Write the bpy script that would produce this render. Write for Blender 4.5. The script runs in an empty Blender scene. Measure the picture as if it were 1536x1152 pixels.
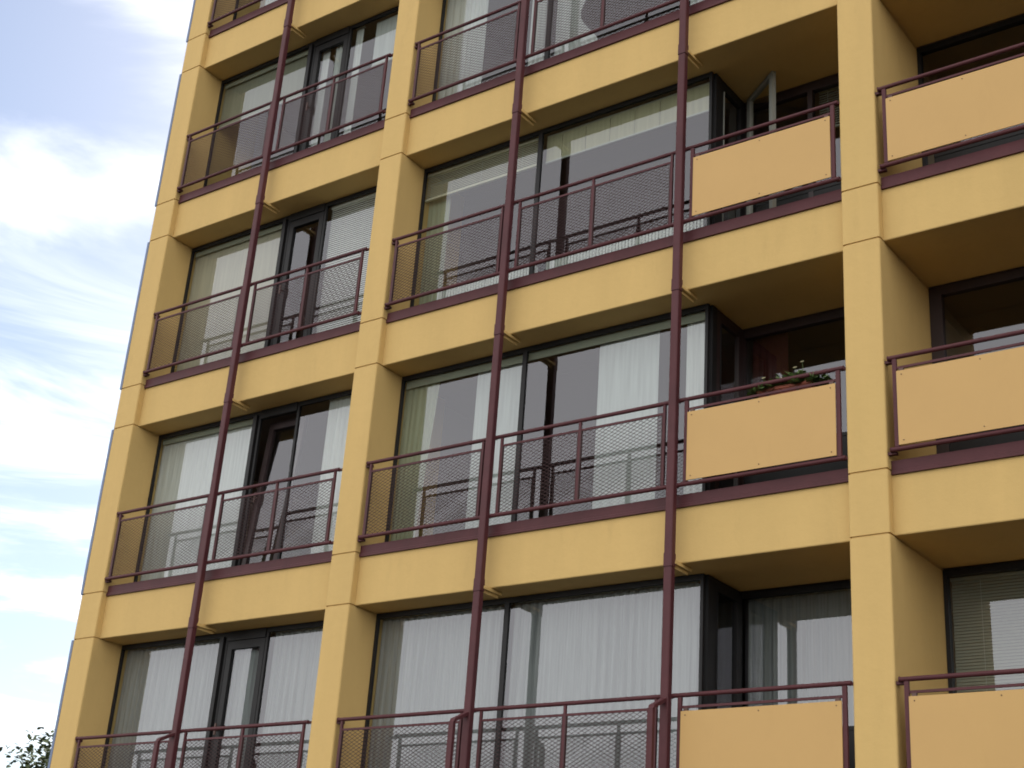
import bpy, math, random
from mathutils import Vector, Matrix

random.seed(7)
S = bpy.context.scene
COL = S.collection
H = 2.8                      # storey height
R = math.radians

# ------------------------------------------------------------------ materials
def newmat(name):
    m = bpy.data.materials.new(name); m.use_nodes = True
    nt = m.node_tree
    return m, nt, nt.nodes, nt.links, nt.nodes['Principled BSDF']

def paint(name, col, rough=0.6, var=0.06, vscale=1.3, bump=0.0, bscale=160.0, metal=0.0,
          stain=0.0, spec=0.5, streak=False):
    """Painted surface: base colour with slow procedural variation, streaks and a fine grain."""
    m, nt, N, L, b = newmat(name)
    tc = N.new('ShaderNodeTexCoord')
    n1 = N.new('ShaderNodeTexNoise'); n1.inputs['Scale'].default_value = vscale
    n1.inputs['Detail'].default_value = 6; n1.inputs['Roughness'].default_value = 0.65
    mp = N.new('ShaderNodeMapping')
    if streak: mp.inputs['Scale'].default_value = (2.6, 2.6, 0.35)
    L.new(tc.outputs['Object'], mp.inputs['Vector']); L.new(mp.outputs['Vector'], n1.inputs['Vector'])
    r = N.new('ShaderNodeMapRange')
    r.inputs['From Min'].default_value = 0.25; r.inputs['From Max'].default_value = 0.75
    r.inputs['To Min'].default_value = 1 - var; r.inputs['To Max'].default_value = 1 + var
    L.new(n1.outputs['Fac'], r.inputs['Value'])
    mul = N.new('ShaderNodeVectorMath'); mul.operation = 'SCALE'
    mul.inputs[0].default_value = col[:3]
    L.new(r.outputs['Result'], mul.inputs['Scale'])
    last = mul.outputs['Vector']
    if stain:
        n2 = N.new('ShaderNodeTexNoise'); n2.inputs['Scale'].default_value = 3.1
        n2.inputs['Detail'].default_value = 9; n2.inputs['Roughness'].default_value = 0.75
        mp2 = N.new('ShaderNodeMapping'); mp2.inputs['Scale'].default_value = (1.4, 1.4, 0.5)
        mp2.inputs['Location'].default_value = (3.3, 1.7, 8.1)
        L.new(tc.outputs['Object'], mp2.inputs['Vector']); L.new(mp2.outputs['Vector'], n2.inputs['Vector'])
        r2 = N.new('ShaderNodeMapRange')
        r2.inputs['From Min'].default_value = 0.56; r2.inputs['From Max'].default_value = 0.8
        r2.inputs['To Min'].default_value = 0.0; r2.inputs['To Max'].default_value = stain
        L.new(n2.outputs['Fac'], r2.inputs['Value'])
        mx = N.new('ShaderNodeMix'); mx.data_type = 'RGBA'
        L.new(r2.outputs['Result'], mx.inputs['Factor']); L.new(last, mx.inputs['A'])
        mx.inputs['B'].default_value = (col[0]*0.55, col[1]*0.5, col[2]*0.5, 1)
        last = mx.outputs['Result']
    L.new(last, b.inputs['Base Color'])
    b.inputs['Roughness'].default_value = rough
    b.inputs['Metallic'].default_value = metal
    b.inputs['Specular IOR Level'].default_value = spec
    if bump:
        n3 = N.new('ShaderNodeTexNoise'); n3.inputs['Scale'].default_value = bscale
        n3.inputs['Detail'].default_value = 4
        L.new(tc.outputs['Object'], n3.inputs['Vector'])
        n4 = N.new('ShaderNodeTexNoise'); n4.inputs['Scale'].default_value = bscale * 0.05
        n4.inputs['Detail'].default_value = 3
        L.new(tc.outputs['Object'], n4.inputs['Vector'])
        ad = N.new('ShaderNodeMath'); ad.operation = 'MULTIPLY_ADD'
        ad.inputs[1].default_value = 3.0
        L.new(n4.outputs['Fac'], ad.inputs[0]); L.new(n3.outputs['Fac'], ad.inputs[2])
        bp = N.new('ShaderNodeBump'); bp.inputs['Strength'].default_value = bump
        bp.inputs['Distance'].default_value = 0.004
        L.new(ad.outputs['Value'], bp.inputs['Height']); L.new(bp.outputs['Normal'], b.inputs['Normal'])
    return m

def glass_mat(name, f0, tint):
    """Flat window glass: clear with a mirror share after Schlick (several panes count together)."""
    m = bpy.data.materials.new(name); m.use_nodes = True
    nt = m.node_tree; N = nt.nodes; L = nt.links; N.clear()
    out = N.new('ShaderNodeOutputMaterial')
    geo = N.new('ShaderNodeNewGeometry')
    dot = N.new('ShaderNodeVectorMath'); dot.operation = 'DOT_PRODUCT'
    L.new(geo.outputs['Incoming'], dot.inputs[0]); L.new(geo.outputs['Normal'], dot.inputs[1])
    ab = N.new('ShaderNodeMath'); ab.operation = 'ABSOLUTE'; L.new(dot.outputs['Value'], ab.inputs[0])
    om = N.new('ShaderNodeMath'); om.operation = 'SUBTRACT'; om.inputs[0].default_value = 1; L.new(ab.outputs[0], om.inputs[1])
    pw = N.new('ShaderNodeMath'); pw.operation = 'POWER'; pw.inputs[1].default_value = 5; L.new(om.outputs[0], pw.inputs[0])
    ma = N.new('ShaderNodeMath'); ma.operation = 'MULTIPLY_ADD'; ma.inputs[1].default_value = 1 - f0; ma.inputs[2].default_value = f0
    L.new(pw.outputs[0], ma.inputs[0])
    tr = N.new('ShaderNodeBsdfTransparent'); tr.inputs['Color'].default_value = (*tint, 1)
    gl = N.new('ShaderNodeBsdfGlossy'); gl.inputs['Roughness'].default_value = 0.004
    gl.inputs['Color'].default_value = (0.97, 0.96, 1.0, 1)
    # very slight waviness of the panes
    tc = N.new('ShaderNodeTexCoord'); ns = N.new('ShaderNodeTexNoise'); ns.inputs['Scale'].default_value = 0.9
    ns.inputs['Detail'].default_value = 1
    L.new(tc.outputs['Object'], ns.inputs['Vector'])
    bp = N.new('ShaderNodeBump'); bp.inputs['Strength'].default_value = 0.012; bp.inputs['Distance'].default_value = 0.01
    L.new(ns.outputs['Fac'], bp.inputs['Height']); L.new(bp.outputs['Normal'], gl.inputs['Normal'])
    mx = N.new('ShaderNodeMixShader')
    L.new(ma.outputs[0], mx.inputs[0]); L.new(tr.outputs[0], mx.inputs[1]); L.new(gl.outputs[0], mx.inputs[2])
    L.new(mx.outputs[0], out.inputs['Surface'])
    return m

def cloth_mat(name, col, sheer=0.1, transl=0.35, lo=0.86, hi=1.06, sx=6):
    m = bpy.data.materials.new(name); m.use_nodes = True
    nt = m.node_tree; N = nt.nodes; L = nt.links; N.clear()
    out = N.new('ShaderNodeOutputMaterial')
    tc = N.new('ShaderNodeTexCoord'); ns = N.new('ShaderNodeTexNoise'); ns.inputs['Scale'].default_value = 4
    ns.inputs['Detail'].default_value = 5
    mp = N.new('ShaderNodeMapping'); mp.inputs['Scale'].default_value = (sx, 1, 0.3)
    L.new(tc.outputs['Object'], mp.inputs['Vector']); L.new(mp.outputs['Vector'], ns.inputs['Vector'])
    r = N.new('ShaderNodeMapRange'); r.inputs['From Min'].default_value = .3; r.inputs['From Max'].default_value = .7
    r.inputs['To Min'].default_value = lo; r.inputs['To Max'].default_value = hi
    L.new(ns.outputs['Fac'], r.inputs['Value'])
    mul = N.new('ShaderNodeVectorMath'); mul.operation = 'SCALE'; mul.inputs[0].default_value = col
    L.new(r.outputs['Result'], mul.inputs['Scale'])
    d = N.new('ShaderNodeBsdfDiffuse'); t = N.new('ShaderNodeBsdfTranslucent'); tp = N.new('ShaderNodeBsdfTransparent')
    L.new(mul.outputs['Vector'], d.inputs['Color']); L.new(mul.outputs['Vector'], t.inputs['Color'])
    m1 = N.new('ShaderNodeMixShader'); m1.inputs[0].default_value = transl
    L.new(d.outputs[0], m1.inputs[1]); L.new(t.outputs[0], m1.inputs[2])
    m2 = N.new('ShaderNodeMixShader'); m2.inputs[0].default_value = sheer
    L.new(m1.outputs[0], m2.inputs[1]); L.new(tp.outputs[0], m2.inputs[2])
    L.new(m2.outputs[0], out.inputs['Surface'])
    return m

OCH = (0.60, 0.403, 0.150)
M = dict(
    ochre=paint('ochre_paint', OCH, 0.75, 0.055, 0.9, 0.45, 150, stain=0.20, spec=0.25, streak=True),
    panel=paint('orange_panel_paint', (0.55, 0.338, 0.123), 0.55, 0.035, 1.1, 0.08, 60, spec=0.3, stain=0.10),
    maroon=paint('maroon_paint', (0.083, 0.024, 0.027), 0.5, 0.2, 3.0, 0.10, 90, stain=0.3, spec=0.22),
    mesh=paint('maroon_mesh_paint', (0.062, 0.028, 0.028), 0.55, 0.12, 5.0, spec=0.25),
    black=paint('dark_frame_paint', (0.014, 0.013, 0.013), 0.5, 0.2, 3.0, 0.05, 60, spec=0.25),
    brown=paint('dark_brown_frame_paint', (0.026, 0.012, 0.011), 0.5, 0.2, 3.0, 0.05, 60),
    pale=paint('pale_frame_paint', (0.27, 0.27, 0.235), 0.45, 0.08, 3.0),
    bluemetal=paint('blue_grey_cladding', (0.11, 0.15, 0.25), 0.45, 0.08, 2.0, metal=0.1),
    palecon=paint('pale_concrete', (0.60, 0.50, 0.38), 0.8, 0.08, 2.0, 0.2),
    room=paint('room_paint', (0.20, 0.165, 0.14), 0.9, 0.1, 0.8),
    ceil=paint('room_ceiling_paint', (0.16, 0.12, 0.095), 0.9, 0.08, 0.8),
    floor=paint('room_floor', (0.12, 0.08, 0.05), 0.6, 0.15, 2.0),
    roof=paint('roof_felt', (0.07, 0.07, 0.07), 0.9, 0.2, 1.0, 0.2, 40),
    white=paint('white_enamel', (0.72, 0.73, 0.71), 0.4, 0.03, 3.0),
    pelmet=paint('pelmet_paint', (0.34, 0.36, 0.29), 0.6, 0.05, 3.0),
    track=paint('curtain_track', (0.45, 0.46, 0.42), 0.5, 0.04, 3.0),
    terracotta=paint('terracotta', (0.24, 0.060, 0.030), 0.75, 0.12, 14.0, 0.1, 90),
    soil=paint('soil', (0.03, 0.02, 0.014), 0.95, 0.3, 20.0, 0.4, 60),
    bolt=paint('bolt_metal', (0.10, 0.06, 0.05), 0.5, 0.1, 3.0, metal=0.6),
    leafplant=paint('plant_leaf', (0.085, 0.135, 0.035), 0.55, 0.45, 16.0),
    petal=paint('pale_yellow_petal', (0.46, 0.43, 0.24), 0.7, 0.12, 30.0),
    bark=paint('bark', (0.07, 0.05, 0.035), 0.9, 0.3, 8.0, 0.6, 30),
    glass=glass_mat('window_glass', 0.106, (0.80, 0.83, 0.80)),
    sheer=cloth_mat('white_sheer_cloth', (0.74, 0.76, 0.75), 0.05, 0.14, 0.80, 1.06, 8),
    sheergrey=cloth_mat('grey_sheer_cloth', (0.32, 0.333, 0.342), 0.03, 0.06, 0.72, 1.10, 9),
    sheergreen=cloth_mat('green_grey_cloth', (0.46, 0.50, 0.37), 0.05, 0.25),
    greygreen=cloth_mat('grey_green_roller_cloth', (0.34, 0.35, 0.28), 0.0, 0.25),
    cream=cloth_mat('cream_blind_cloth', (0.52, 0.50, 0.34), 0.0, 0.2),
    beige=cloth_mat('beige_roller_cloth', (0.66, 0.62, 0.50), 0.0, 0.3),
    panelwhite=cloth_mat('white_panel_cloth', (0.70, 0.73, 0.73), 0.03, 0.3),
    redcloth=cloth_mat('dark_red_cloth', (0.10, 0.034, 0.030), 0.0, 0.15),
    slat=paint('white_slat_paint', (0.70, 0.70, 0.66), 0.5, 0.03, 3.0),
    slatcream=paint('cream_slat_paint', (0.60, 0.58, 0.45), 0.5, 0.04, 3.0),
    slatdark=paint('grey_green_slat_paint', (0.30, 0.31, 0.26), 0.55, 0.05, 3.0),
)

def leaf_mat():
    m, nt, N, L, b = newmat('tree_leaf')
    oi = N.new('ShaderNodeTexCoord'); ns = N.new('ShaderNodeTexNoise'); ns.inputs['Scale'].default_value = 1.1
    ns.inputs['Detail'].default_value = 4
    L.new(oi.outputs['Object'], ns.inputs['Vector'])
    cr = N.new('ShaderNodeValToRGB')
    cr.color_ramp.elements[0].position = 0.3; cr.color_ramp.elements[0].color = (0.050, 0.075, 0.022, 1)
    cr.color_ramp.elements[1].position = 0.72; cr.color_ramp.elements[1].color = (0.14, 0.165, 0.06, 1)
    L.new(ns.outputs['Fac'], cr.inputs['Fac']); L.new(cr.outputs['Color'], b.inputs['Base Color'])
    b.inputs['Roughness'].default_value = 0.6
    return m
M['leaf'] = leaf_mat()

def ground_mat():
    m, nt, N, L, b = newmat('ground_paving')
    tc = N.new('ShaderNodeTexCoord')
    n1 = N.new('ShaderNodeTexNoise'); n1.inputs['Scale'].default_value = 0.06; n1.inputs['Detail'].default_value = 7
    L.new(tc.outputs['Object'], n1.inputs['Vector'])
    cr = N.new('ShaderNodeValToRGB')
    cr.color_ramp.elements[0].position = 0.42; cr.color_ramp.elements[0].color = (0.03, 0.042, 0.018, 1)
    cr.color_ramp.elements[1].position = 0.52; cr.color_ramp.elements[1].color = (0.052, 0.05, 0.047, 1)
    n2 = N.new('ShaderNodeTexNoise'); n2.inputs['Scale'].default_value = 9; n2.inputs['Detail'].default_value = 6
    L.new(tc.outputs['Object'], n2.inputs['Vector'])
    mx = N.new('ShaderNodeMix'); mx.data_type = 'RGBA'; mx.blend_type = 'MULTIPLY'; mx.inputs['Factor'].default_value = 0.5
    L.new(n1.outputs['Fac'], cr.inputs['Fac']); L.new(cr.outputs['Color'], mx.inputs['A'])
    L.new(n2.outputs['Color'], mx.inputs['B']); L.new(mx.outputs['Result'], b.inputs['Base Color'])
    b.inputs['Roughness'].default_value = 0.9
    return m
M['ground'] = ground_mat()

# ------------------------------------------------------------------ mesh helpers
class MB:
    def __init__(s): s.v = []; s.f = []; s.sm = []
    def add(s, vs, fs, smooth=False):
        o = len(s.v); s.v += [tuple(v) for v in vs]
        for f in fs: s.f.append(tuple(i + o for i in f)); s.sm.append(smooth)
    def box(s, x0, x1, y0, y1, z0, z1):
        vs = [(x, y, z) for z in (z0, z1) for y in (y0, y1) for x in (x0, x1)]
        s.add(vs, [(0, 2, 3, 1), (4, 5, 7, 6), (0, 1, 5, 4), (1, 3, 7, 5), (3, 2, 6, 7), (2, 0, 4, 6)])
        return s
    def prism(s, poly, axis, a, b, inset=0.0):
        """polygon (counter-clockwise) swept along an axis. axis z: poly=(x,y); axis x: poly=(y,z)"""
        n = len(poly)
        if axis == 'z': vs = [(p[0], p[1], a) for p in poly] + [(p[0], p[1], b) for p in poly]
        else: vs = [(a, p[0], p[1]) for p in poly] + [(b, p[0], p[1]) for p in poly]
        fs = [tuple(range(n))[::-1], tuple(range(n, 2*n))]
        fs += [(i, (i+1) % n, (i+1) % n + n, i + n) for i in range(n)]
        s.add(vs, fs); return s
    def bar(s, p, q, w, h, up=(0, 1, 0)):
        p = Vector(p); q = Vector(q); d = (q - p).normalized()
        u = d.cross(Vector(up)).normalized(); w2 = u * (w/2); h2 = Vector(up).normalized() * (h/2)
        vs = [p - w2 - h2, p + w2 - h2, p + w2 + h2, p - w2 + h2, q - w2 - h2, q + w2 - h2, q + w2 + h2, q - w2 + h2]
        s.add(vs, [(0, 3, 2, 1), (4, 5, 6, 7), (0, 1, 5, 4), (1, 2, 6, 5), (2, 3, 7, 6), (3, 0, 4, 7)]); return s
    def tube(s, p, q, r, r2=None, n=12, caps=True):
        p = Vector(p); q = Vector(q); d = (q - p).normalized(); r2 = r if r2 is None else r2
        a = Vector((0, 0, 1)) if abs(d.z) < .9 else Vector((1, 0, 0))
        u = d.cross(a).normalized(); v = d.cross(u)
        vs = []
        for c, rr in ((p, r), (q, r2)):
            for i in range(n):
                t = 2*math.pi*i/n; vs.append(c + u*math.cos(t)*rr + v*math.sin(t)*rr)
        s.add(vs, [((i+1) % n, i, i+n, (i+1) % n + n) for i in range(n)], True)
        if caps: s.add(vs, [tuple(range(n)), tuple(range(2*n-1, n-1, -1))])
        return s
    def build(s, name, mat, parent=None, loc=None):
        me = bpy.data.meshes.new(name)
        v = s.v
        if loc is not None: v = [(a[0]-loc[0], a[1]-loc[1], a[2]-loc[2]) for a in v]
        me.from_pydata(v, [], s.f); me.update()
        me.polygons.foreach_set('use_smooth', s.sm)
        mats = mat if isinstance(mat, (list, tuple)) else [mat]
        for m in mats: me.materials.append(m)
        o = bpy.data.objects.new(name, me); COL.objects.link(o)
        if parent is not None: o.parent = parent
        if loc is not None: o.location = loc
        return o

def thing(name, label, cat, loc=(0, 0, 0), group=None):
    o = bpy.data.objects.new(name, None); COL.objects.link(o); o.location = loc
    o['label'] = label; o['category'] = cat
    if group: o['group'] = group
    o.empty_display_size = 0.2
    return o
def tag(o, label=None, cat=None, group=None, kind=None):
    if label: o['label'] = label
    if cat: o['category'] = cat
    if group: o['group'] = group
    if kind: o['kind'] = kind
    return o

# ------------------------------------------------------------------ facade layout (metres)
GZ = -5.5                                     # ground level
COLS = [(0.0, 0.381), (4.207, 4.557), (10.2015, 10.563), (14.39, 14.75)]
BAY = [(0.381, 4.207), (4.557, 10.2015), (10.563, 14.39)]
YB = 0.09                                     # spandrel face
YW = 0.46                                     # glass plane of the shallow windows
YL = 1.20                                     # glass plane at the back of the loggias
XC = 8.56                                     # glass side of the loggia in the middle bay
POLES = [(0, 2.195), (1, 6.315), (1, 8.485), (2, 12.28)]
KMIN, KTOP = -2, 5
DEPTH = 9.0

B = thing('apartment_building', 'ochre yellow concrete apartment block with maroon balcony railings', 'building', (0, 0, GZ))
def part(mb, name, mat, parent=None):
    """A part (or a sub-part) of the building; the building's Empty stands on the ground."""
    o = mb.build(name, mat)
    o.parent = parent if parent is not None else B
    if parent is None: o.location = (0, 0, -GZ)
    return o

# columns: one mesh per pier, open joints above and below every spandrel
C = 0.010
for (x0, x1) in COLS:
    mb = MB(); yb = YL + 0.05
    def prof(i):
        a, b, f = x0 + i, x1 - i, i
        return [(a, yb), (a, f + 2*C), (a + 0.3*C, f + 0.8*C), (a + 0.9*C, f + 0.25*C), (a + 2*C, f),
                (b - 2*C, f), (b - 0.9*C, f + 0.25*C), (b - 0.3*C, f + 0.8*C), (b, f + 2*C), (b, yb)]
    zs = [GZ]
    for k in range(KMIN, KTOP + 1):
        if k > KMIN: zs.append(k*H)
        zs.append(k*H + 0.572)
    g = 0.008
    for a, b in zip(zs[:-1], zs[1:]): mb.prism(prof(0), 'z', a + g, b - g)
    for z in zs[1:-1]: mb.prism(prof(0.014), 'z', z - g - 0.002, z + g + 0.002)
    part(mb, 'column', M['ochre'])

# spandrel beams with maroon sill strips, floor slabs
for k in range(KMIN, KTOP + 1):
    z = k*H
    for bi, (x0, x1) in enumerate(BAY):
        mb = MB(); e = 0.010
        zt = 0.545
        mb.prism([(YB, z + e), (YB + e*0.4, z + e*0.3), (YB + e, z), (0.50, z), (0.50, z + zt), (YB, z + zt)], 'x', x0 + .0005, x1 - .0005)
        part(mb, 'spandrel_beam', M['ochre'])
        ms = MB()
        ms.box(x0 + .004, x1 - .004, YB - 0.014, 0.16, z + zt + .001, z + zt + 0.112)
        ms.prism([(YB - .026, z + zt - .014), (YB - .002, z + zt - .014), (YB - .0141, z + zt + .024), (YB - .026, z + zt + .018)], 'x', x0 + .004, x1 - .004)
        part(ms, 'sill_strip', M['maroon'])
    mb = MB()
    loggia = [(XC, BAY[1][1]), (BAY[2][0], BAY[2][1])]
    for (a, b) in loggia:       # loggia ceilings / floors, outside paint
        ml = MB(); ml.box(a, b, 0.502, YL - 0.04, z + 0.012, z + 0.60)
        part(ml, 'loggia_slab', M['ochre'])
    mb.box(BAY[0][0], BAY[0][1], 0.502, YL - .04, z + .014, z + .60)
    mb.box(BAY[1][0], XC - .04, 0.502, YL - .04, z + .014, z + .60)
    mb.box(0.2, COLS[-1][1] - .1, YL + .055, DEPTH - .2, z + .014, z + .60)
    for (a, b) in BAY: mb.box(a, b, YL - .038, YL + .053, z + .014, z + .60)
    part(mb, 'floor_slab', M['ceil'])

# room partitions, back walls, gables, roof
for k in range(KMIN, KTOP):
    z0, z1 = k*H + .602, (k + 1)*H + .012
    mb = MB()
    for (a, b) in COLS[1:3]: mb.box(a + .1, b - .1, YL + .056, 6.0, z0, z1)
    mb.box(0.25, COLS[-1][1] - .12, 6.002, 6.15, z0, z1)
    part(mb, 'room_wall', M['room'])
mg = MB()
ztop = KTOP*H + .572
mg.box(0.004, 0.25, YL + .056, DEPTH, GZ, ztop - .01)
mg.box(COLS[-1][1] - .11, COLS[-1][1] - .004, YL + .056, DEPTH, GZ, ztop - .01)
mg.box(0.252, COLS[-1][1] - .112, DEPTH - .19, DEPTH, GZ, ztop - .01)
part(mg, 'gable_wall', M['palecon'])
mr = MB(); mr.box(-.06, COLS[-1][1] + .06, -.06, DEPTH + .06, ztop + .002, ztop + .16)
part(mr, 'roof', M['roof'])
mb = MB(); mb.box(0.385, 14.38, 0.10, 0.3, GZ, KMIN*H - .002)
part(mb, 'base_wall', M['palecon'])

# blue-grey cladding strips on the gable edge, pale slab edges between them
for k in range(KMIN, KTOP):
    z0 = k*H + .575; z1 = (k + 1)*H - .004
    mb = MB(); mb.box(-.044, -.001, .004, YL + .5, z0, z1)
    part(mb, 'cladding_strip', M['bluemetal'])
    mb = MB(); mb.box(-.020, -.001, .012, YL + .5, k*H + .004, k*H + .566)
    part(mb, 'slab_edge', M['palecon'])

# facade poles: one box section per storey with sleeves, soffit brackets behind
PW, PY0, PY1 = 0.041, -0.078, -0.012
for (bi, x) in POLES:
    mb = MB()
    c = .007
    def sec(w, y0, y1): return [(x - w, y1), (x - w, y0 + c), (x - w + c, y0), (x + w - c, y0), (x + w, y0 + c), (x + w, y1)]
    for k in range(KMIN, KTOP + 1):
        zb = max(k*H + .06, GZ); zt = min((k + 1)*H - .075, ztop)
        mb.prism(sec(PW, PY0, PY1), 'z', zb if k > KMIN else GZ, zt)
        if k < KTOP:
            mb.prism(sec(PW - .003, PY0 + .003, PY1 - .003), 'z', zt - .001, zt + .009)
            mb.prism(sec(PW + .004, PY0 - .004, PY1 + .004), 'z', zt + .0085, (k + 1)*H + .0605)
    pole = part(mb, 'facade_pole', M['maroon'])
    for k in range(KMIN + 1, KTOP + 1):
        z = k*H
        mk = MB(); mk.box(x + .010, x + .052, -.02, .27, z - .034, z - .004); mk.box(x + .010, x + .016, -.018, .265, z - .062, z - .034)
        part(mk, 'pole_bracket', M['ochre'], pole)
    # stand-off bar in front of the pole on the lower storeys
    mk = MB(); zt = -1.30
    mk.prism([(x - .028, -.262), (x - .028, -.30), (x + .028, -.30), (x + .028, -.262)], 'z', GZ, zt - .085)
    mk.bar((x, -.075, zt + .028), (x, -.285, zt - .075), .056, .05, up=(0, 0.44, 0.9))
    part(mk, 'standoff_bar', M['maroon'], pole)

# ------------------------------------------------------------------ balcony railings
ZT, ZM, ZBOT = 1.575, 1.470, 0.725
YR = 0.0
def mesh_strands(x0, x1, z0, z1):
    mb = MB(); px, pz = 0.072, 0.0385
    slope = pz/px
    for sgn, yo in ((1, -.0018), (-1, .0018)):
        n0 = int(math.floor((z0 - slope*abs(x1 - x0))/pz)) - 2
        n1 = int(math.ceil((z1 + slope*abs(x1 - x0))/pz)) + 2
        for n in range(n0, n1):
            c = n*pz           # z = c + sgn*slope*(x-x0)
            pts = []
            xa, xb = x0, x1
            za, zb = c, c + sgn*slope*(x1 - x0)
            # clip to z range
            def xat(z): return x0 + (z - c)/(sgn*slope)
            lo, hi = (z0, z1) if sgn > 0 else (z1, z0)
            xa = max(xa, min(xat(z0), xat(z1))); xb = min(xb, max(xat(z0), xat(z1)))
            if xb - xa < .004: continue
            pa = (xa, YR + yo, c + sgn*slope*(xa - x0)); pb = (xb, YR + yo, c + sgn*slope*(xb - x0))
            mb.bar(pa, pb,   .0039, .0036, up=(0, 1, 0))
    return mb

def railing(x0, x1, k, left, right, kind, mid=False):
    """x0..x1 = rail ends. left/right say whether that end meets a column ('c') or a pole ('p')."""
    z = k*H
    mb = MB()
    mb.tube((x0, YR, z + ZT), (x1, YR, z + ZT), .0205)
    mb.tube((x0, YR, z + ZBOT), (x1, YR, z + ZBOT), .0215)
    ps = []
    pl = x0 + (.055 if left == 'c' else .075); pr = x1 - (.055 if right == 'c' else .075)
    mb.box(pl + .0125, pr - .0125, YR - .008, YR + .008, z + ZM - .011, z + ZM + .011)
    for xe, t in ((x0, left), (x1, right)):
        s = 1 if xe == x0 else -1
        for zz in (ZT, ZBOT):
            if t == 'c':      # little flange and lug on the pier
                a, b = sorted((xe - s*.046, xe + s*.035))
                if s > 0:
                    mb.box(a, b, YR + .016, YR + .060, z + zz - .034, z + zz - .008)
                    mb.tube((xe, YR, z + zz), (xe - s*.006, YR, z + zz), .025)
                else:
                    mb.box(a, b, YR + .006, YR + .034, z + zz - .014, z + zz + .010)
            else:
                a, b = sorted((xe - s*.030, xe + s*.004))
                mb.box(a, b, YR - .024, YR + .010, z + zz - .024, z + zz + .012)
    rail = part(mb, 'balcony_railing', M['maroon'])
    xs = [pl, pr] + ([(pl + pr)/2] if mid else [])
    for i, xp in enumerate(xs):
        m2 = MB(); hw = .0125 if kind == 'mesh' else .019
        m2.box(xp - hw, xp + hw, YR - .013, YR + .013, z + ZBOT + .020, z + ZT - .019)
        part(m2, 'post', M['maroon'], rail)
    if kind == 'mesh':
        segs = [(pl, pr)] if not mid else [(pl, (pl + pr)/2), ((pl + pr)/2, pr)]
        for a, b in segs:
            a2, b2 = a + .014, b - .014
            m3 = mesh_strands(a2, b2, z + ZBOT + .024, z + ZM - .010)
            m3.box(a2, a2 + .010, YR - .014, YR + .014, z + ZBOT + .021, z + ZM - .009)
            m3.box(b2 - .010, b2, YR - .014, YR + .014, z + ZBOT + .021, z + ZM - .009)
            part(m3, 'mesh_panel', M['mesh'], rail)
    else:
        a, b = pl + .021, pr - .021
        m3 = MB()
        m3.box(a, b, YR - .024, YR - .014, z + .752, z + 1.432)
        pan = part(m3, 'solid_panel', M['panel'], rail)
        for xx in (a + .045, (a + b)/2, b - .045):
            for zz in (.79, 1.396):
                m4 = MB(); m4.tube((xx, YR - .0245, z + zz), (xx, YR - .030, z + zz), .0055, .004, n=8)
                part(m4, 'bolt', M['bolt'], rail)
        for xx in (a + .04, b - .04):
            part(MB().box(xx - .02, xx + .02, YR - .013, YR + .012, z + 1.435, z + 1.4590), 'clip', M['bolt'], rail)

G = .04
for k in range(-1, 4):
    railing(BAY[0][0] + G, 2.195 - PW - .004, k, 'c', 'p', 'mesh')
    railing(2.195 + PW + .004, BAY[0][1] - G + .005, k, 'p', 'c', 'mesh', True)
for k in range(-1, 3):
    railing(BAY[1][0] + G, 6.315 - PW - .004, k, 'c', 'p', 'mesh')
    railing(6.315 + PW + .004, 8.485 - PW - .004, k, 'p', 'p', 'mesh', True)
    railing(8.485 + PW + .004, BAY[1][1] - .012, k, 'p', 'c', 'solid')
for k in range(-1, 2):
    railing(BAY[2][0] + G, 12.28 - PW - .004, k, 'c', 'p', 'solid')
    railing(12.28 + PW + .004, BAY[2][1] - G, k, 'p', 'c', 'mesh', True)

# ------------------------------------------------------------------ windows
FZ0, FZ1 = 0.547, 2.80
def frame_rect(mb, x0, x1, y, z0, z1, w, wt=None, wb=None, d=.06):
    wt = wt or w; wb = wb or w
    mb.box(x0, x0 + w, y - d/2, y + d/2, z0, z1)
    mb.box(x1 - w, x1, y - d/2, y + d/2, z0, z1)
    mb.box(x0 + w, x1 - w, y - d/2, y + d/2, z1 - wt, z1)
    mb.box(x0 + w, x1 - w, y - d/2, y + d/2, z0, z0 + wb)
def pane(x0, x1, y, z0, z1, parent):
    mb = MB(); mb.add([(x0, y, z0), (x1, y, z0), (x1, y, z1), (x0, y, z1)], [(0, 1, 2, 3)])
    return part(mb, 'pane', M['glass'], parent)
def pane_side(x, y0, y1, z0, z1, parent):
    mb = MB(); mb.add([(x, y0, z0), (x, y1, z0), (x, y1, z1), (x, y0, z1)], [(0, 1, 2, 3)])
    return part(mb, 'pane', M['glass'], parent)

def fixed_window(x0, x1, y, k, mulls=(), side=.045, mat='black', top=.075, d=.07, mw=.055):
    z0, z1 = k*H + FZ0, k*H + FZ1 - .002
    mb = MB(); frame_rect(mb, x0, x1, y, z0, z1, side, top, .07, d)
    xs = [x0 + side]
    for m in mulls:
        mb.box(m - mw/2, m + mw/2, y - d/2, y + d/2, z0 + .07, z1 - top); xs += [m - mw/2, m + mw/2]
    xs.append(x1 - side)
    w = part(mb, 'window', M[mat])
    for a, b in zip(xs[::2], xs[1::2]): pane(a, b, y, z0 + .07, z1 - top, w)
    return w

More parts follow.
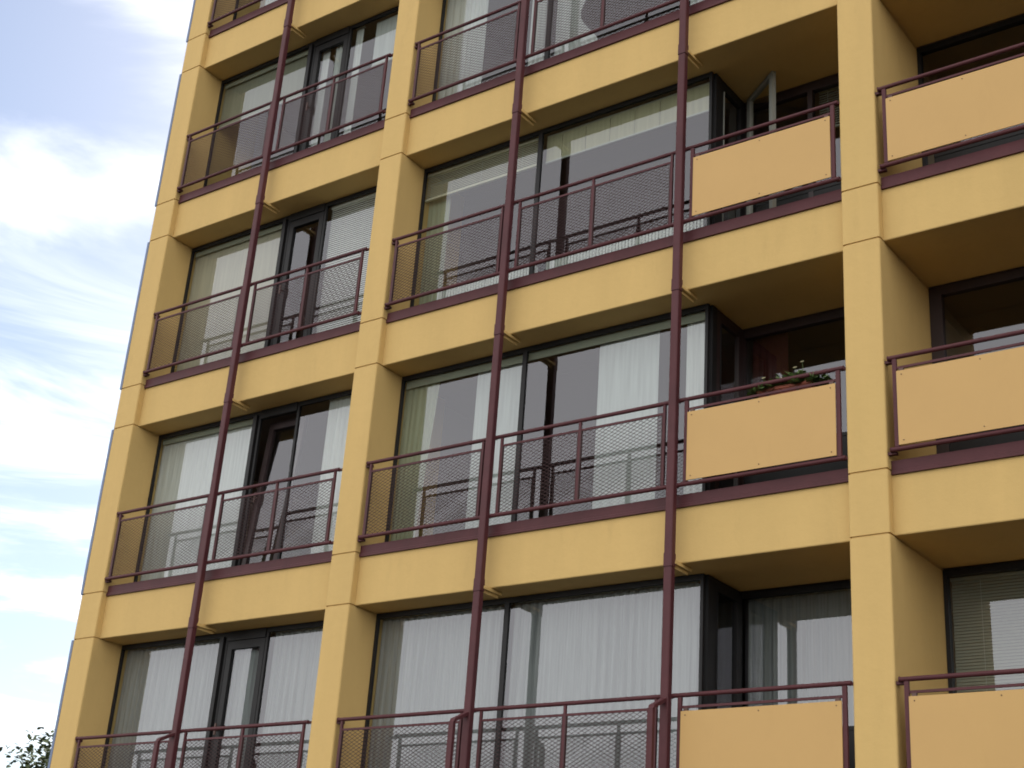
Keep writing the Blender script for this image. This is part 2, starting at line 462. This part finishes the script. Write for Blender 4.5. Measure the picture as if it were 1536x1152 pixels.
def balcony_door(x0, x1, y, k, tilt=0.0, label=None, leafw=.075, transom=.20):
    """Door between two window posts; the leaf can be tilted inwards about its foot."""
    z0, z1 = k*H + FZ0, k*H + FZ1 - .002
    part(MB().box(x0, x1, y - .03, y + .03, z1 - transom*.55, z1), 'door_head', M['black'])
    part(MB().box(x0, x1, y - .035, y + .035, z0, z0 + .05), 'door_threshold', M['black'])
    zt = z1 - transom*.55 - .005; zb = z0 + .055
    yl = y + .01
    ml = MB(); frame_rect(ml, x0 + .006, x1 - .006, 0, 0, zt - zb, leafw, leafw + .02, .10, .055)
    leaf = ml.build('balcony_door', M['brown'] if tilt else M['black']); leaf.parent = B
    leaf.location = (0, yl, zb - GZ); leaf.rotation_euler = (-tilt, 0, 0)
    if label: leaf['label'] = label
    mp = MB(); mp.add([(x0 + leafw, 0, .10), (x1 - leafw, 0, .10), (x1 - leafw, 0, zt - zb - leafw - .02), (x0 + leafw, 0, zt - zb - leafw - .02)], [(0, 1, 2, 3)])
    p = mp.build('pane', M['glass']); p.parent = leaf
    mh = MB(); mh.box(x0 + .03, x0 + .05, -.075, -.055, 1.0, 1.13); mh.box(x0 + .03, x0 + .05, -.056, -.0275, 1.05, 1.07)
    h = mh.build('handle', M['bolt']); h.parent = leaf
    return leaf

b0 = BAY[0]
for k in range(KMIN, KTOP):
    fixed_window(b0[0] + .003, 2.285, YW, k, (), side=.032, top=.055, d=.034)
    # widen the door jamb on the left window's right side
    z0, z1 = k*H + FZ0, k*H + FZ1 - .002
    mj = MB(); mj.box(2.175, 2.234, YW - .045, YW + .03, z0 + .07, z1 - .055)
    part(mj, 'door_jamb', M['black'])
    balcony_door(2.287, 2.905, YW, k, R(4.5) if k == 0 else 0.0,
                 'dark balcony door tilted open at the top' if k == 0 else None)
    fixed_window(2.907, b0[1] - .003, YW, k, (), side=.035, top=.055, d=.034)
for k in range(KMIN, KTOP):
    z0, z1 = k*H + FZ0, k*H + FZ1 - .002
    fixed_window(BAY[1][0] + .003, XC + .005, YW, k, (6.31,), side=.032, top=.055, d=.034)
    # corner post, glazed side door of the loggia
    mc = MB(); mc.box(XC - .03, XC + .03, YW + .036, YW + .13, z0, z1)
    part(mc, 'corner_post', M['black'])
    ms = MB()
    ya, yb = YW + .131, YL - .036
    ms.box(XC - .025, XC + .025, ya, yb, z1 - .11, z1); ms.box(XC - .025, XC + .025, ya, yb, z0, z0 + .12)
    ms.box(XC - .025, XC + .025, ya, ya + .10, z0 + .12, z1 - .11); ms.box(XC - .025, XC + .025, yb - .10, yb, z0 + .12, z1 - .11)
    sw = part(ms, 'loggia_door', M['brown'] if k in (0,) else M['black'])
    pane_side(XC, ya + .10, yb - .10, z0 + .12, z1 - .11, sw)
    mh = MB(); mh.box(XC + .026, XC + .034, ya + .075, ya + .09, z0 + .15, z1 - .14)
    part(mh, 'edge_trim', M['pale'] if k == 1 else M['black'], sw)
    # loggia back window
    if k == 1:
        fixed_window(XC - .03, BAY[1][1] - .003, YL, k, (9.36,), side=.06, mat='brown', top=.10)
    else:
        fixed_window(XC - .03, BAY[1][1] - .003, YL, k, (), side=.06 if k == 0 else .035, mat='brown' if k == 0 else 'black', top=.09 if k == 0 else .055)
    fixed_window(BAY[2][0] + .003, BAY[2][1] - .003, YL, k, (12.4,), side=.035 if k != 0 else .12, mat='brown' if k == 0 else 'black', top=.06 if k != 0 else .09)

# opaque panels under the loggia glazing, pelmet boards inside the shallow windows
for k in range(KMIN, KTOP):
    z = k*H
    m = MB(); m.box(XC + .032, BAY[1][1] - .065, YL - .028, YL - .004, z + .618, z + 1.47); m.box(XC + .032, BAY[1][1] - .065, YL - .036, YL - .0285, z + 1.44, z + 1.475)
    part(m, 'parapet_panel', M['black'])
    m = MB(); m.box(BAY[2][0] + .125, 12.37, YL - .028, YL - .004, z + .618, z + 1.47); m.box(BAY[2][0] + .125, 12.37, YL - .036, YL - .0285, z + 1.44, z + 1.475)
    part(m, 'parapet_panel', M['black'])
    if k == 0:
        m = MB(); m.box(BAY[1][0] + .036, XC - .034, .497, .507, z + 2.655, z + 2.742)
        part(m, 'pelmet', M['pelmet'])
    if k < 0: continue
    m = MB(); m.box(BAY[0][0] + .036, 2.17, .497, .507, z + 2.675, z + 2.742)
    part(m, 'pelmet', M['pelmet'])

# open casement in the middle loggia, row above the flower box: hinged left, swung out
zc = H + FZ0 + .45
ml = MB(); LW, LH = .60, 1.74
frame_rect(ml, 0, LW, 0, 0, LH, .07, .06, .06, .045)
cas = ml.build('open_casement', M['pale']); cas.parent = B
cas['label'] = 'pale casement window swung open into the loggia'
cas.location = (8.64, YL - .06, zc + .08 - GZ); cas.rotation_euler = (0, 0, -R(36))
mp = MB(); mp.add([(.07, 0, .06), (LW - .07, 0, .06), (LW - .07, 0, LH - .06), (.07, 0, LH - .06)], [(0, 1, 2, 3)])
p = mp.build('pane', M['glass']); p.parent = cas

# ------------------------------------------------------------------ curtains, blinds, radiators
ROW = {3: 'topmost row', 2: 'row two floors above the flower box', 1: 'row just above the flower box', 0: "flower box's row", -1: 'lowest row'}
def curtain(name, label, x0, x1, k, mat, y=.535, z0=.62, z1=2.755, pleat=.105, amp=.026, seed=0, flare=0.0, cat='curtain', tie=None, group=None):
    rnd = random.Random(seed*13 + 5)
    nx = max(int((x1 - x0)/.010), 12); nz = 22
    ph = [rnd.uniform(0, 6.28) for _ in range(5)]
    mb = MB(); vs = []
    for j in range(nz + 1):
        t = j/nz; zz = k*H + z0 + (z1 - z0)*t
        for i in range(nx + 1):
            s = i/nx; x = x0 + (x1 - x0)*s
            u = x + .022*math.sin(3.1*x/.45 + ph[0]) + .010*math.sin(9*x + ph[1])
            a = amp*(.65 + .35*math.sin(5.2*x + ph[2]))*(1.0 - .35*t)
            w = math.sin(2*math.pi*u/pleat + .35*math.sin(2.4*(1 - t) + ph[3] + x*2))
            w = (1 - 2*abs(math.sin(math.pi*u/pleat + .17*math.sin(2.4*(1 - t) + ph[3] + x*2)))**.7)*.7 + w*.15 + .15*math.sin(4*math.pi*u/pleat*.93 + ph[4])
            xx = x
            if flare: xx = x0 + (x - x0)*(1 - flare*(1 - t)*0.9)
            if tie:   # drawn aside below the tie height
                tz, pull = tie
                q = max(0, 1 - abs((z0 + (z1 - z0)*t) - tz)/.55)
                xx = x0 + (xx - x0)*(1 - pull*q*q*(3 - 2*q))
            vs.append((xx, y + a*w, zz))
    W = nx + 1
    fs = [(j*W + i, j*W + i + 1, (j + 1)*W + i + 1, (j + 1)*W + i) for j in range(nz) for i in range(nx)]
    mb.add(vs, fs, True)
    loc = (x0, y, k*H + z1)
    e = thing(name, label, cat, loc, group)
    c = mb.build('cloth', mat, e, loc); c.location = (0, 0, 0)
    mt = MB(); mt.box(x0 - .01, x1 + .01, y - .015, y + .015, k*H + z1 + .004, k*H + z1 + .028)
    t = mt.build('curtain_track', M['track'], e, loc); t.location = (0, 0, 0)
    return e

def venetian(name, label, x0, x1, k, mat, zbot, ztop=2.75, y=.525, pitch=.028, tilt=48, cat='blind', bundle=False, cords=(.15, .5, .85), ax='x'):
    loc = (x0, y, k*H + ztop)
    e = thing(name, label, cat, loc)
    mb = MB(); z = ztop - .05
    hw = .0135; ta = R(tilt)
    while z > zbot + .03:
        dy, dz = hw*math.cos(ta), hw*math.sin(ta)
        jx = random.uniform(-.003, .003)
        zz = k*H + z
        mb.add([(x0 + jx, y - dy, zz - dz), (x1 + jx, y - dy, zz - dz), (x1 + jx, y + dy, zz + dz), (x0 + jx, y + dy, zz + dz),
                (x0 + jx, y - dy, zz - dz - .0012), (x1 + jx, y - dy, zz - dz - .0012), (x1 + jx, y + dy, zz + dz - .0012), (x0 + jx, y + dy, zz + dz - .0012)],
               [(0, 1, 2, 3), (7, 6, 5, 4), (0, 4, 5, 1), (2, 6, 7, 3)])
        z -= pitch
    s = mb.build('slats', mat, e, loc); s.location = (0, 0, 0)
    mh = MB(); mh.box(x0 - .005, x1 + .005, y - .02, y + .02, k*H + ztop - .035, k*H + ztop)
    o = mh.build('head_rail', mat, e, loc); o.location = (0, 0, 0)
    mh = MB(); mh.box(x0 - .003, x1 + .003, y - .016, y + .016, k*H + zbot, k*H + zbot + .022)
    o = mh.build('bottom_rail', mat, e, loc); o.location = (0, 0, 0)
    mc = MB()
    for f in cords:
        xx = x0 + (x1 - x0)*f; mc.box(xx - .002, xx + .002, y - .019, y - .0165, k*H + zbot + .005, k*H + ztop - .03)
    o = mc.build('cords', M['track'], e, loc); o.location = (0, 0, 0)
    return e

def roller(name, label, x0, x1, k, mat, zbot, ztop=2.75, y=.535, cat='blind', joints=()):
    loc = (x0, y, k*H + ztop)
    e = thing(name, label, cat, loc)
    mb = MB(); xs = [x0] + [x0 + (x1 - x0)*j for j in joints] + [x1]
    for a, b in zip(xs[:-1], xs[1:]):
        mb.box(a + (.003 if joints else 0), b - (.003 if joints else 0), y - .0015, y + .0015, k*H + zbot + .02, k*H + ztop - .02)
    o = mb.build('cloth', mat, e, loc); o.location = (0, 0, 0)
    mh = MB(); mh.tube((x0, y + .02, k*H + ztop - .012), (x1, y + .02, k*H + ztop - .012), .022)
    o = mh.build('roller_tube', M['track'], e, loc); o.location = (0, 0, 0)
    mh = MB(); mh.box(x0, x1, y - .008, y + .008, k*H + zbot, k*H + zbot + .0195)
    o = mh.build('bottom_bar', M['track'], e, loc); o.location = (0, 0, 0)
    return e

def panel_curtain(label, x0, x1, k, y=.545, z0=.62, z1=2.68):
    loc = (x0, y, k*H + z1)
    e = thing('panel_curtain', label, 'panel curtain', loc)
    mb = MB(); mb.box(x0, x1, y - .0015, y + .0015, k*H + z0 + .02, k*H + z1)
    o = mb.build('cloth', M['panelwhite'], e, loc); o.location = (0, 0, 0)
    mh = MB(); mh.box(x0 - .005, x1 + .005, y - .009, y + .009, k*H + z1 + .001, k*H + z1 + .05)
    o = mh.build('top_rail', M['track'], e, loc); o.location = (0, 0, 0)
    mh = MB(); mh.box(x0, x1, y - .006, y + .006, k*H + z0, k*H + z0 + .0195)
    o = mh.build('weight_bar', M['track'], e, loc); o.location = (0, 0, 0)

# left bay
curtain('sheer_curtain', 'white curtain sliver behind the topmost railing beside the left pole', .95, 2.1, 3, M['sheer'], seed=1)
roller('roller_blind', 'grey-green roller blind lowered halfway behind the wide pane of the left bay', .39, 2.19, 2, M['greygreen'], 2.02)
curtain('narrow_curtain', 'narrow white curtain strip behind the balcony door two storeys above the tilted door', 2.36, 2.50, 2, M['sheer'], pleat=.05, amp=.02, seed=3)
curtain('narrow_curtain', 'bunched white curtain behind the balcony door two storeys above the tilted door', 2.62, 2.84, 2, M['sheer'], pleat=.07, amp=.025, seed=4)
curtain('narrow_curtain', 'slim white curtain strip left of the half-lowered white roller blind', 2.97, 3.10, 2, M['sheer'], pleat=.05, amp=.018, seed=5)
roller('roller_blind', 'white roller blind lowered halfway against the middle pier in the left bay', 3.33, 4.19, 2, M['panelwhite'], 2.02)
roller('roller_blind', 'plain beige roller blind fully lowered behind the wide pane above the tilted door', .39, 2.19, 1, M['beige'], .64)
venetian('venetian_blind', 'white venetian blind fully lowered right of the balcony door, one row above the tilted door', 2.97, 4.18, 1, M['slat'], .64, pitch=.030, tilt=62)
curtain('sheer_curtain', 'pale green-grey sheer curtain across the wide pane left of the tilted door', .388, 2.20, 0, M['sheer'], pleat=.12, amp=.014, seed=6)
curtain('sheer_curtain', 'white sheer curtain right of the tilted balcony door, against the middle pier', 3.36, 4.19, 0, M['sheer'], pleat=.10, amp=.018, seed=7)
curtain('sheer_curtain', 'grey pleated curtain across the wide pane at the lower left of the facade', .388, 2.20, -1, M['sheergrey'], pleat=.10, amp=.040, y=.548, seed=8)
curtain('sheer_curtain', 'grey pleated curtain behind the lowest balcony door of the left bay', 2.34, 2.86, -1, M['sheergrey'], pleat=.10, amp=.040, y=.548, seed=9)
curtain('sheer_curtain', 'grey pleated curtain right of the lowest balcony door, against the middle pier', 2.95, 4.19, -1, M['sheergrey'], pleat=.10, amp=.040, y=.548, seed=10)
# middle bay, top visible row
curtain('sheer_curtain', 'white curtain drawn to the left edge of the uppermost middle bay window', 4.565, 5.26, 2, M['sheer'], pleat=.085, amp=.030, seed=11)
curtain('narrow_curtain', 'white curtain strip left of the mullion in the uppermost middle bay window', 5.98, 6.20, 2, M['sheer'], pleat=.07, amp=.022, seed=12)
curtain('tied_curtain', 'white curtain gathered right of the mullion in the uppermost middle bay window', 6.36, 7.00, 2, M['sheer'], pleat=.08, amp=.030, seed=13, tie=(1.55, .45))
curtain('sheer_curtain', 'white curtain at the right end of the uppermost middle bay window', 8.22, 8.50, 2, M['sheer'], pleat=.08, amp=.024, seed=14)
# middle bay, row above the flower box
venetian('venetian_blind', 'cream venetian blind drawn up left of the mullion, above the white radiator', 4.565, 6.275, 1, M['slatcream'], 2.37, pitch=.024, tilt=58)
roller('roller_blind', 'cream jointed blind drawn up right of the mullion, one row above the panel curtains', 6.345, 8.52, 1, M['cream'], 2.37, joints=(.10, .25, .40, .55, .70, .85))
curtain('side_curtain', 'dull beige curtain at the left edge of the window with the cream venetian blind', 4.565, 4.90, 1, M['sheergreen'], y=.60, z1=2.62, pleat=.09, amp=.025, seed=15)
for (xa, xb, lb) in ((4.75, 6.24, 'white ribbed radiator low behind the glass left of the mullion'), (6.40, 8.40, 'white ribbed radiator low behind the glass right of the mullion')):
    zb = H + .602
    e = thing('radiator', lb, 'radiator', (xa, .62, zb), 'radiators under the middle bay window')
    mb = MB(); x = xa
    while x < xb:
        mb.box(x, x + .026, .60, .66, zb + .06, zb + .50); x += .042
    mb.box(xa, xb, .615, .645, zb + .44, zb + .47); mb.box(xa, xb, .615, .645, zb + .08, zb + .11)
    o = mb.build('fins', M['white'], e, (xa, .62, zb)); o.location = (0, 0, 0)
    for xx in (xa + .10, xb - .14):
        mb = MB(); mb.box(xx, xx + .04, .61, .65, zb, zb + .0595); o = mb.build('foot', M['white'], e, (xa, .62, zb)); o.location = (0, 0, 0)
# middle bay, flower box row
curtain('side_curtain', 'green-grey curtain at the left edge of the window with the white panel curtains', 4.565, 5.08, 0, M['sheergreen'], pleat=.085, amp=.028, seed=16, flare=.38)
panel_curtain('flat white panel curtain left of the mullion, behind the pole', 5.60, 6.27, 0)
panel_curtain('flat white panel curtain right of the mullion, middle of the wide pane', 7.22, 7.95, 0)
curtain('sheer_curtain', 'white curtain at the glazed corner beside the loggia with the flower box', 8.28, 8.53, 0, M['sheer'], pleat=.09, amp=.020, seed=19)
curtain('dark_curtain', 'dark red striped curtain behind the flower box loggia glass', 8.62, 9.02, 0, M['redcloth'], y=YL + .10, pleat=.075, amp=.028, seed=20)
# middle bay, lowest row
curtain('sheer_curtain', 'grey pleated curtain left of the mullion in the lowest middle bay window', 4.565, 6.28, -1, M['sheergrey'], pleat=.105, amp=.046, y=.553, seed=21)
curtain('sheer_curtain', 'grey pleated curtain right of the mullion in the lowest middle bay window', 6.345, 8.53, -1, M['sheergrey'], pleat=.11, amp=.046, y=.553, seed=22)
curtain('sheer_curtain', 'dim grey pleated curtain at the back of the lowest middle loggia', 8.59, 10.19, -1, M['sheergrey'], y=YL + .10, pleat=.10, amp=.040, seed=23)
# loggia blinds
venetian('venetian_blind', 'grey-green blind half drawn behind the open casement', 9.42, 10.12, 1, M['slatdark'], 2.22, y=YL + .08, pitch=.03, tilt=55)
venetian('venetian_blind', 'grey-green venetian blind fully lowered at the back of the lowest right loggia', 10.60, 12.36, -1, M['slatdark'], .64, y=YL + .08, pitch=.028, tilt=66)

# ------------------------------------------------------------------ flower box on the railing
fx0, fx1 = 9.32, 9.86; fy0, fy1 = .045, .215; fzt = 1.545; fzb = 1.375
FB = thing('flower_box', 'terracotta flower box of leafy plants with pale yellow blooms behind the railing', 'flower box', (9.59, .13, fzb))
L0 = (9.59, .13, fzb)
mb = MB(); t = .014; tp = .02
def ring(x0, x1, y0, y1, z): return [(x0, y0, z), (x1, y0, z), (x1, y1, z), (x0, y1, z)]
vs = ring(fx0 + tp, fx1 - tp, fy0 + tp, fy1 - tp, fzb) + ring(fx0, fx1, fy0, fy1, fzt - .03) + ring(fx0 - .008, fx1 + .008, fy0 - .008, fy1 + .008, fzt - .03) \
   + ring(fx0 - .008, fx1 + .008, fy0 - .008, fy1 + .008, fzt) + ring(fx0 + t, fx1 - t, fy0 + t, fy1 - t, fzt) + ring(fx0 + t + .01, fx1 - t - .01, fy0 + t + .01, fy1 - t - .01, fzt - .05)
fs = [(3, 2, 1, 0), (20, 21, 22, 23)]
for r in range(5):
    for i in range(4): fs.append((r*4 + i, r*4 + (i + 1) % 4, r*4 + 4 + (i + 1) % 4, r*4 + 4 + i))
mb.add(vs, fs); o = mb.build('planter', M['terracotta'], FB, L0); o.location = (0, 0, 0)
mb = MB(); mb.box(fx0 + t + .012, fx1 - t - .012, fy0 + t + .012, fy1 - t - .012, fzt - .049, fzt - .02)
o = mb.build('soil', M['soil'], FB, L0); o.location = (0, 0, 0)
for xx in (fx0 + .12, fx1 - .12):
    mb = MB(); mb.box(xx - .012, xx + .012, .009, .013, ZM - .01, ZM + .013); mb.box(xx - .012, xx + .012, -.012, .013, ZM + .0085, ZM + .0125)
    mb.box(xx - .012, xx + .012, .009, .20, fzb - .006, fzb - .001); mb.box(xx - .012, xx + .012, .009, .013, fzb - .0055, ZM - .0095)
    o = mb.build('hanger', M['bolt'], FB, L0); o.location = (0, 0, 0)
rnd = random.Random(21)
def leafquad(mb, c, d, n, l, w):
    d = d.normalized(); s = d.cross(n).normalized()
    nn = s.cross(d).normalized()
    mb.add([c, c + d*l*.3 + s*w*.5 + nn*l*.05, c + d*l*.65 + s*w*.42 + nn*l*.04, c + d*l - nn*l*.06, c + d*l*.65 - s*w*.42 + nn*l*.04, c + d*l*.3 - s*w*.5 + nn*l*.05],
           [(0, 1, 2, 5), (5, 2, 4), (2, 3, 4)])
fol = MB(); flo = MB()
for i in range(150):
    x = rnd.uniform(fx0 - .01, fx1 + .03); y = rnd.uniform(fy0 + .02, fy1 - .02)
    tall = .10 + .10*math.exp(-((x - 9.66)/.16)**2)
    droop = rnd.random() < .42 or x > 9.80
    base = Vector((min(max(x, fx0 + .02), fx1 - .02), y, fzt - .03))
    dirv = Vector((rnd.uniform(-.6, .6), rnd.uniform(-.7, .5), 1.0 if not droop else .45)).normalized()
    ln = rnd.uniform(.5, 1.0)*tall if not droop else rnd.uniform(.08, .17)
    if x > 9.80: dirv.x = abs(dirv.x) + .5
    if x < 9.40: dirv.x = -abs(dirv.x) - .3
    pts = [base]
    for s_ in range(5):
        dd = dirv.copy(); dd.z -= (.25 if droop else .05)*s_; dd.normalize()
        pts.append(pts[-1] + dd*ln/5)
    for a, b in zip(pts[:-1], pts[1:]):
        fol.tube(a, b, .0022, n=5, caps=False)
        for q in range(3):
            ld = Vector((rnd.uniform(-1, 1), rnd.uniform(-1, 1), rnd.uniform(-.3, .8)))
            leafquad(fol, a.lerp(b, rnd.random()), ld, Vector((rnd.uniform(-.4, .4), rnd.uniform(-.4, .4), 1)), rnd.uniform(.04, .075), rnd.uniform(.032, .056))
def bloom(c, r):
    for q in range(6):
        a = q*math.pi/3 + rnd.uniform(-.1, .1)
        d = Vector((math.cos(a), math.sin(a)*.8 - .3, math.sin(a)*.5 + .25))
        leafquad(flo, c, d, Vector((0, -.7, .7)), r, r*.75)
for (dx, dz, r) in ((-.20, .12, .024), (-.25, .03, .02), (-.03, .11, .022), (.09, .19, .024), (.17, .225, .022), (-.10, .05, .02)):
    c = Vector((9.57 + dx, .10 + rnd.uniform(-.04, .05), fzt + dz))
    bloom(c, r)
    fol.tube((c.x + rnd.uniform(-.02, .02), .13, fzt - .02), c, .0018, n=5, caps=False)
o = fol.build('foliage', M['leafplant'], FB, L0); o.location = (0, 0, 0)
o = flo.build('blooms', M['petal'], FB, L0); o.location = (0, 0, 0)

# ------------------------------------------------------------------ tree behind the building
def tree(loc, height, label, seed):
    rnd = random.Random(seed)
    e = thing('broadleaf_tree', label, 'tree', loc)
    tr = MB(); limbs = []
    def grow(p, d, ln, r, depth):
        segs = 4; q = p
        for s_ in range(segs):
            d2 = (d + Vector((rnd.uniform(-.2, .2), rnd.uniform(-.2, .2), rnd.uniform(-.05, .15)))).normalized()
            q2 = q + d2*ln/segs; r2 = r*(1 - .13)
            tr.tube(q, q2, r, r2, n=7, caps=False); q, r, d = q2, r2, d2
            if depth < 3 and s_ > 0:
                for _ in range(2 if depth else 3):
                    a = rnd.uniform(0, 6.28)
                    nd = (d*rnd.uniform(.5, .9) + Vector((math.cos(a), math.sin(a), rnd.uniform(.0, .5)))*.8).normalized()
                    grow(q, nd, ln*rnd.uniform(.5, .72), r*.55, depth + 1)
        limbs.append(q)
        if depth >= 2: limbs.append(p.lerp(q, .5))
    grow(Vector((0, 0, 0)), Vector((0, 0, 1)), height*.58, height*.026, 0)
    tr.build('trunk', M['bark'], e)
    cr = MB()
    for c in limbs:
        for _ in range(56):
            g = Vector((rnd.gauss(0, .23), rnd.gauss(0, .23), rnd.gauss(0, .12)))
            leafquad(cr, c + g, Vector((rnd.uniform(-1, 1), rnd.uniform(-1, 1), rnd.uniform(-.7, .4))), Vector((rnd.uniform(-.5, .5), rnd.uniform(-.5, .5), 1)), rnd.uniform(.09, .17), rnd.uniform(.06, .10))
    cr.build('crown', M['leaf'], e)
    return e, limbs
tr_e, tr_l = tree((-8.2, 10.3, GZ), 6.05, 'leafy green tree peeking out behind the left edge of the building', 4)

# ------------------------------------------------------------------ ground
mb = MB(); mb.add([(-600, -600, GZ), (600, -600, GZ), (600, 600, GZ), (-600, 600, GZ)], [(0, 1, 2, 3)])
tag(mb.build('ground', M['ground']), 'paved and grassy ground around the building', None, None, 'structure')

# ------------------------------------------------------------------ camera (fitted to the photograph)
cam = bpy.data.cameras.new('camera'); co = bpy.data.objects.new('camera', cam); COL.objects.link(co)
cam.sensor_width = 36; cam.lens = 51.40; cam.clip_start = .1; cam.clip_end = 3000
rot = Matrix(((0.807988, 0.181893, 0.56042), (0.585185, -0.358576, -0.727311), (0.068661, 0.915608, -0.396166)))
co.matrix_world = Matrix.Translation((15.0437, -11.0802, -3.8851)) @ rot.to_4x4()
S.camera = co

# ------------------------------------------------------------------ sky and light
SUN_EL, SUN_AZ = R(40), R(-27)          # azimuth from +Y towards +X: the sun stands behind the block, to the left
w = bpy.data.worlds.new('World'); S.world = w; w.use_nodes = True
N = w.node_tree.nodes; L = w.node_tree.links; N.clear()
out = N.new('ShaderNodeOutputWorld')
sky = N.new('ShaderNodeTexSky'); sky.sky_type = 'NISHITA'; sky.sun_disc = False
sky.sun_elevation = SUN_EL; sky.sun_rotation = SUN_AZ
sky.air_density = 1.0; sky.dust_density = 1.0; sky.ozone_density = 1.0
bg1 = N.new('ShaderNodeBackground'); bg1.inputs['Strength'].default_value = 0.15
L.new(sky.outputs['Color'], bg1.inputs['Color'])
bg2 = N.new('ShaderNodeBackground'); bg2.inputs['Color'].default_value = (1.0, 0.985, 0.97, 1); bg2.inputs['Strength'].default_value = 2.1
tc = N.new('ShaderNodeTexCoord'); mp = N.new('ShaderNodeMapping'); mp.inputs['Scale'].default_value = (1.0, 1.0, 2.6)
mp.inputs['Location'].default_value = (7.91, 0.877, 1.224)
L.new(tc.outputs['Generated'], mp.inputs['Vector'])
n1 = N.new('ShaderNodeTexNoise'); n1.inputs['Scale'].default_value = 2.4; n1.inputs['Detail'].default_value = 7
n1.inputs['Roughness'].default_value = 0.55; n1.inputs['Distortion'].default_value = 0.5
L.new(mp.outputs['Vector'], n1.inputs['Vector'])
rp = N.new('ShaderNodeMapRange'); rp.interpolation_type = 'SMOOTHSTEP'
rp.inputs['From Min'].default_value = 0.45; rp.inputs['From Max'].default_value = 0.76
rp.inputs['To Min'].default_value = 0.0; rp.inputs['To Max'].default_value = 1.0
L.new(n1.outputs['Fac'], rp.inputs['Value'])
mx = N.new('ShaderNodeMixShader')
# heavier cloud on the side the facade looks at (-Y)
sx = N.new('ShaderNodeSeparateXYZ'); L.new(tc.outputs['Generated'], sx.inputs[0])
fr = N.new('ShaderNodeMapRange'); fr.interpolation_type = 'SMOOTHSTEP'
fr.inputs['From Min'].default_value = 0.25; fr.inputs['From Max'].default_value = -0.45
fr.inputs['To Min'].default_value = 0.0; fr.inputs['To Max'].default_value = 0.75
L.new(sx.outputs['Y'], fr.inputs['Value'])
mxx = N.new('ShaderNodeMath'); mxx.operation = 'MAXIMUM'
# thin streaks, flattened along the horizon, denser low down
mp2 = N.new('ShaderNodeMapping'); mp2.inputs['Scale'].default_value = (1.2, 1.2, 9.0); mp2.inputs['Location'].default_value = (2.3, 5.1, 0.7)
L.new(tc.outputs['Generated'], mp2.inputs['Vector'])
n2 = N.new('ShaderNodeTexNoise'); n2.inputs['Scale'].default_value = 2.1; n2.inputs['Detail'].default_value = 6
n2.inputs['Roughness'].default_value = 0.6; n2.inputs['Distortion'].default_value = 0.8
L.new(mp2.outputs['Vector'], n2.inputs['Vector'])
r2 = N.new('ShaderNodeMapRange'); r2.interpolation_type = 'SMOOTHSTEP'
r2.inputs['From Min'].default_value = 0.42; r2.inputs['From Max'].default_value = 0.70
r2.inputs['To Min'].default_value = 0.0; r2.inputs['To Max'].default_value = 0.75
L.new(n2.outputs['Fac'], r2.inputs['Value'])
lo = N.new('ShaderNodeMapRange'); lo.inputs['From Min'].default_value = 0.50; lo.inputs['From Max'].default_value = 0.20
lo.inputs['To Min'].default_value = 0.0; lo.inputs['To Max'].default_value = 1.0
L.new(sx.outputs['Z'], lo.inputs['Value'])
st = N.new('ShaderNodeMath'); st.operation = 'MULTIPLY'; L.new(r2.outputs['Result'], st.inputs[0]); L.new(lo.outputs['Result'], st.inputs[1])
cl = N.new('ShaderNodeMath'); cl.operation = 'MAXIMUM'; L.new(rp.outputs['Result'], cl.inputs[0]); L.new(st.outputs[0], cl.inputs[1])
L.new(cl.outputs[0], mxx.inputs[0]); L.new(fr.outputs['Result'], mxx.inputs[1])
L.new(mxx.outputs[0], mx.inputs[0])
# the cloud sheet is brighter towards the horizon
hz = N.new('ShaderNodeMapRange'); hz.inputs['From Min'].default_value = 0.15; hz.inputs['From Max'].default_value = 0.62
hz.inputs['To Min'].default_value = 2.95; hz.inputs['To Max'].default_value = 1.85
L.new(sx.outputs['Z'], hz.inputs['Value']); L.new(hz.outputs['Result'], bg2.inputs['Strength'])
L.new(bg1.outputs[0], mx.inputs[1]); L.new(bg2.outputs[0], mx.inputs[2])
L.new(mx.outputs[0], out.inputs['Surface'])
sl = bpy.data.lights.new('sun', 'SUN'); sl.energy = 1.5; sl.angle = R(12); sl.color = (1, .95, .88)
so = bpy.data.objects.new('sun', sl); COL.objects.link(so)
d = Vector((math.sin(SUN_AZ)*math.cos(SUN_EL), math.cos(SUN_AZ)*math.cos(SUN_EL), math.sin(SUN_EL)))
so.rotation_euler = (-d).to_track_quat('-Z', 'Y').to_euler()

S.view_settings.view_transform = 'Standard'; S.view_settings.look = 'None'
S.view_settings.exposure = 0.0; S.view_settings.gamma = 1; S.view_settings.use_curve_mapping = False
S.cycles.max_bounces = 10; S.cycles.diffuse_bounces = 5; S.cycles.glossy_bounces = 4; S.cycles.transparent_max_bounces = 24
S.cycles.filter_width = 1.8
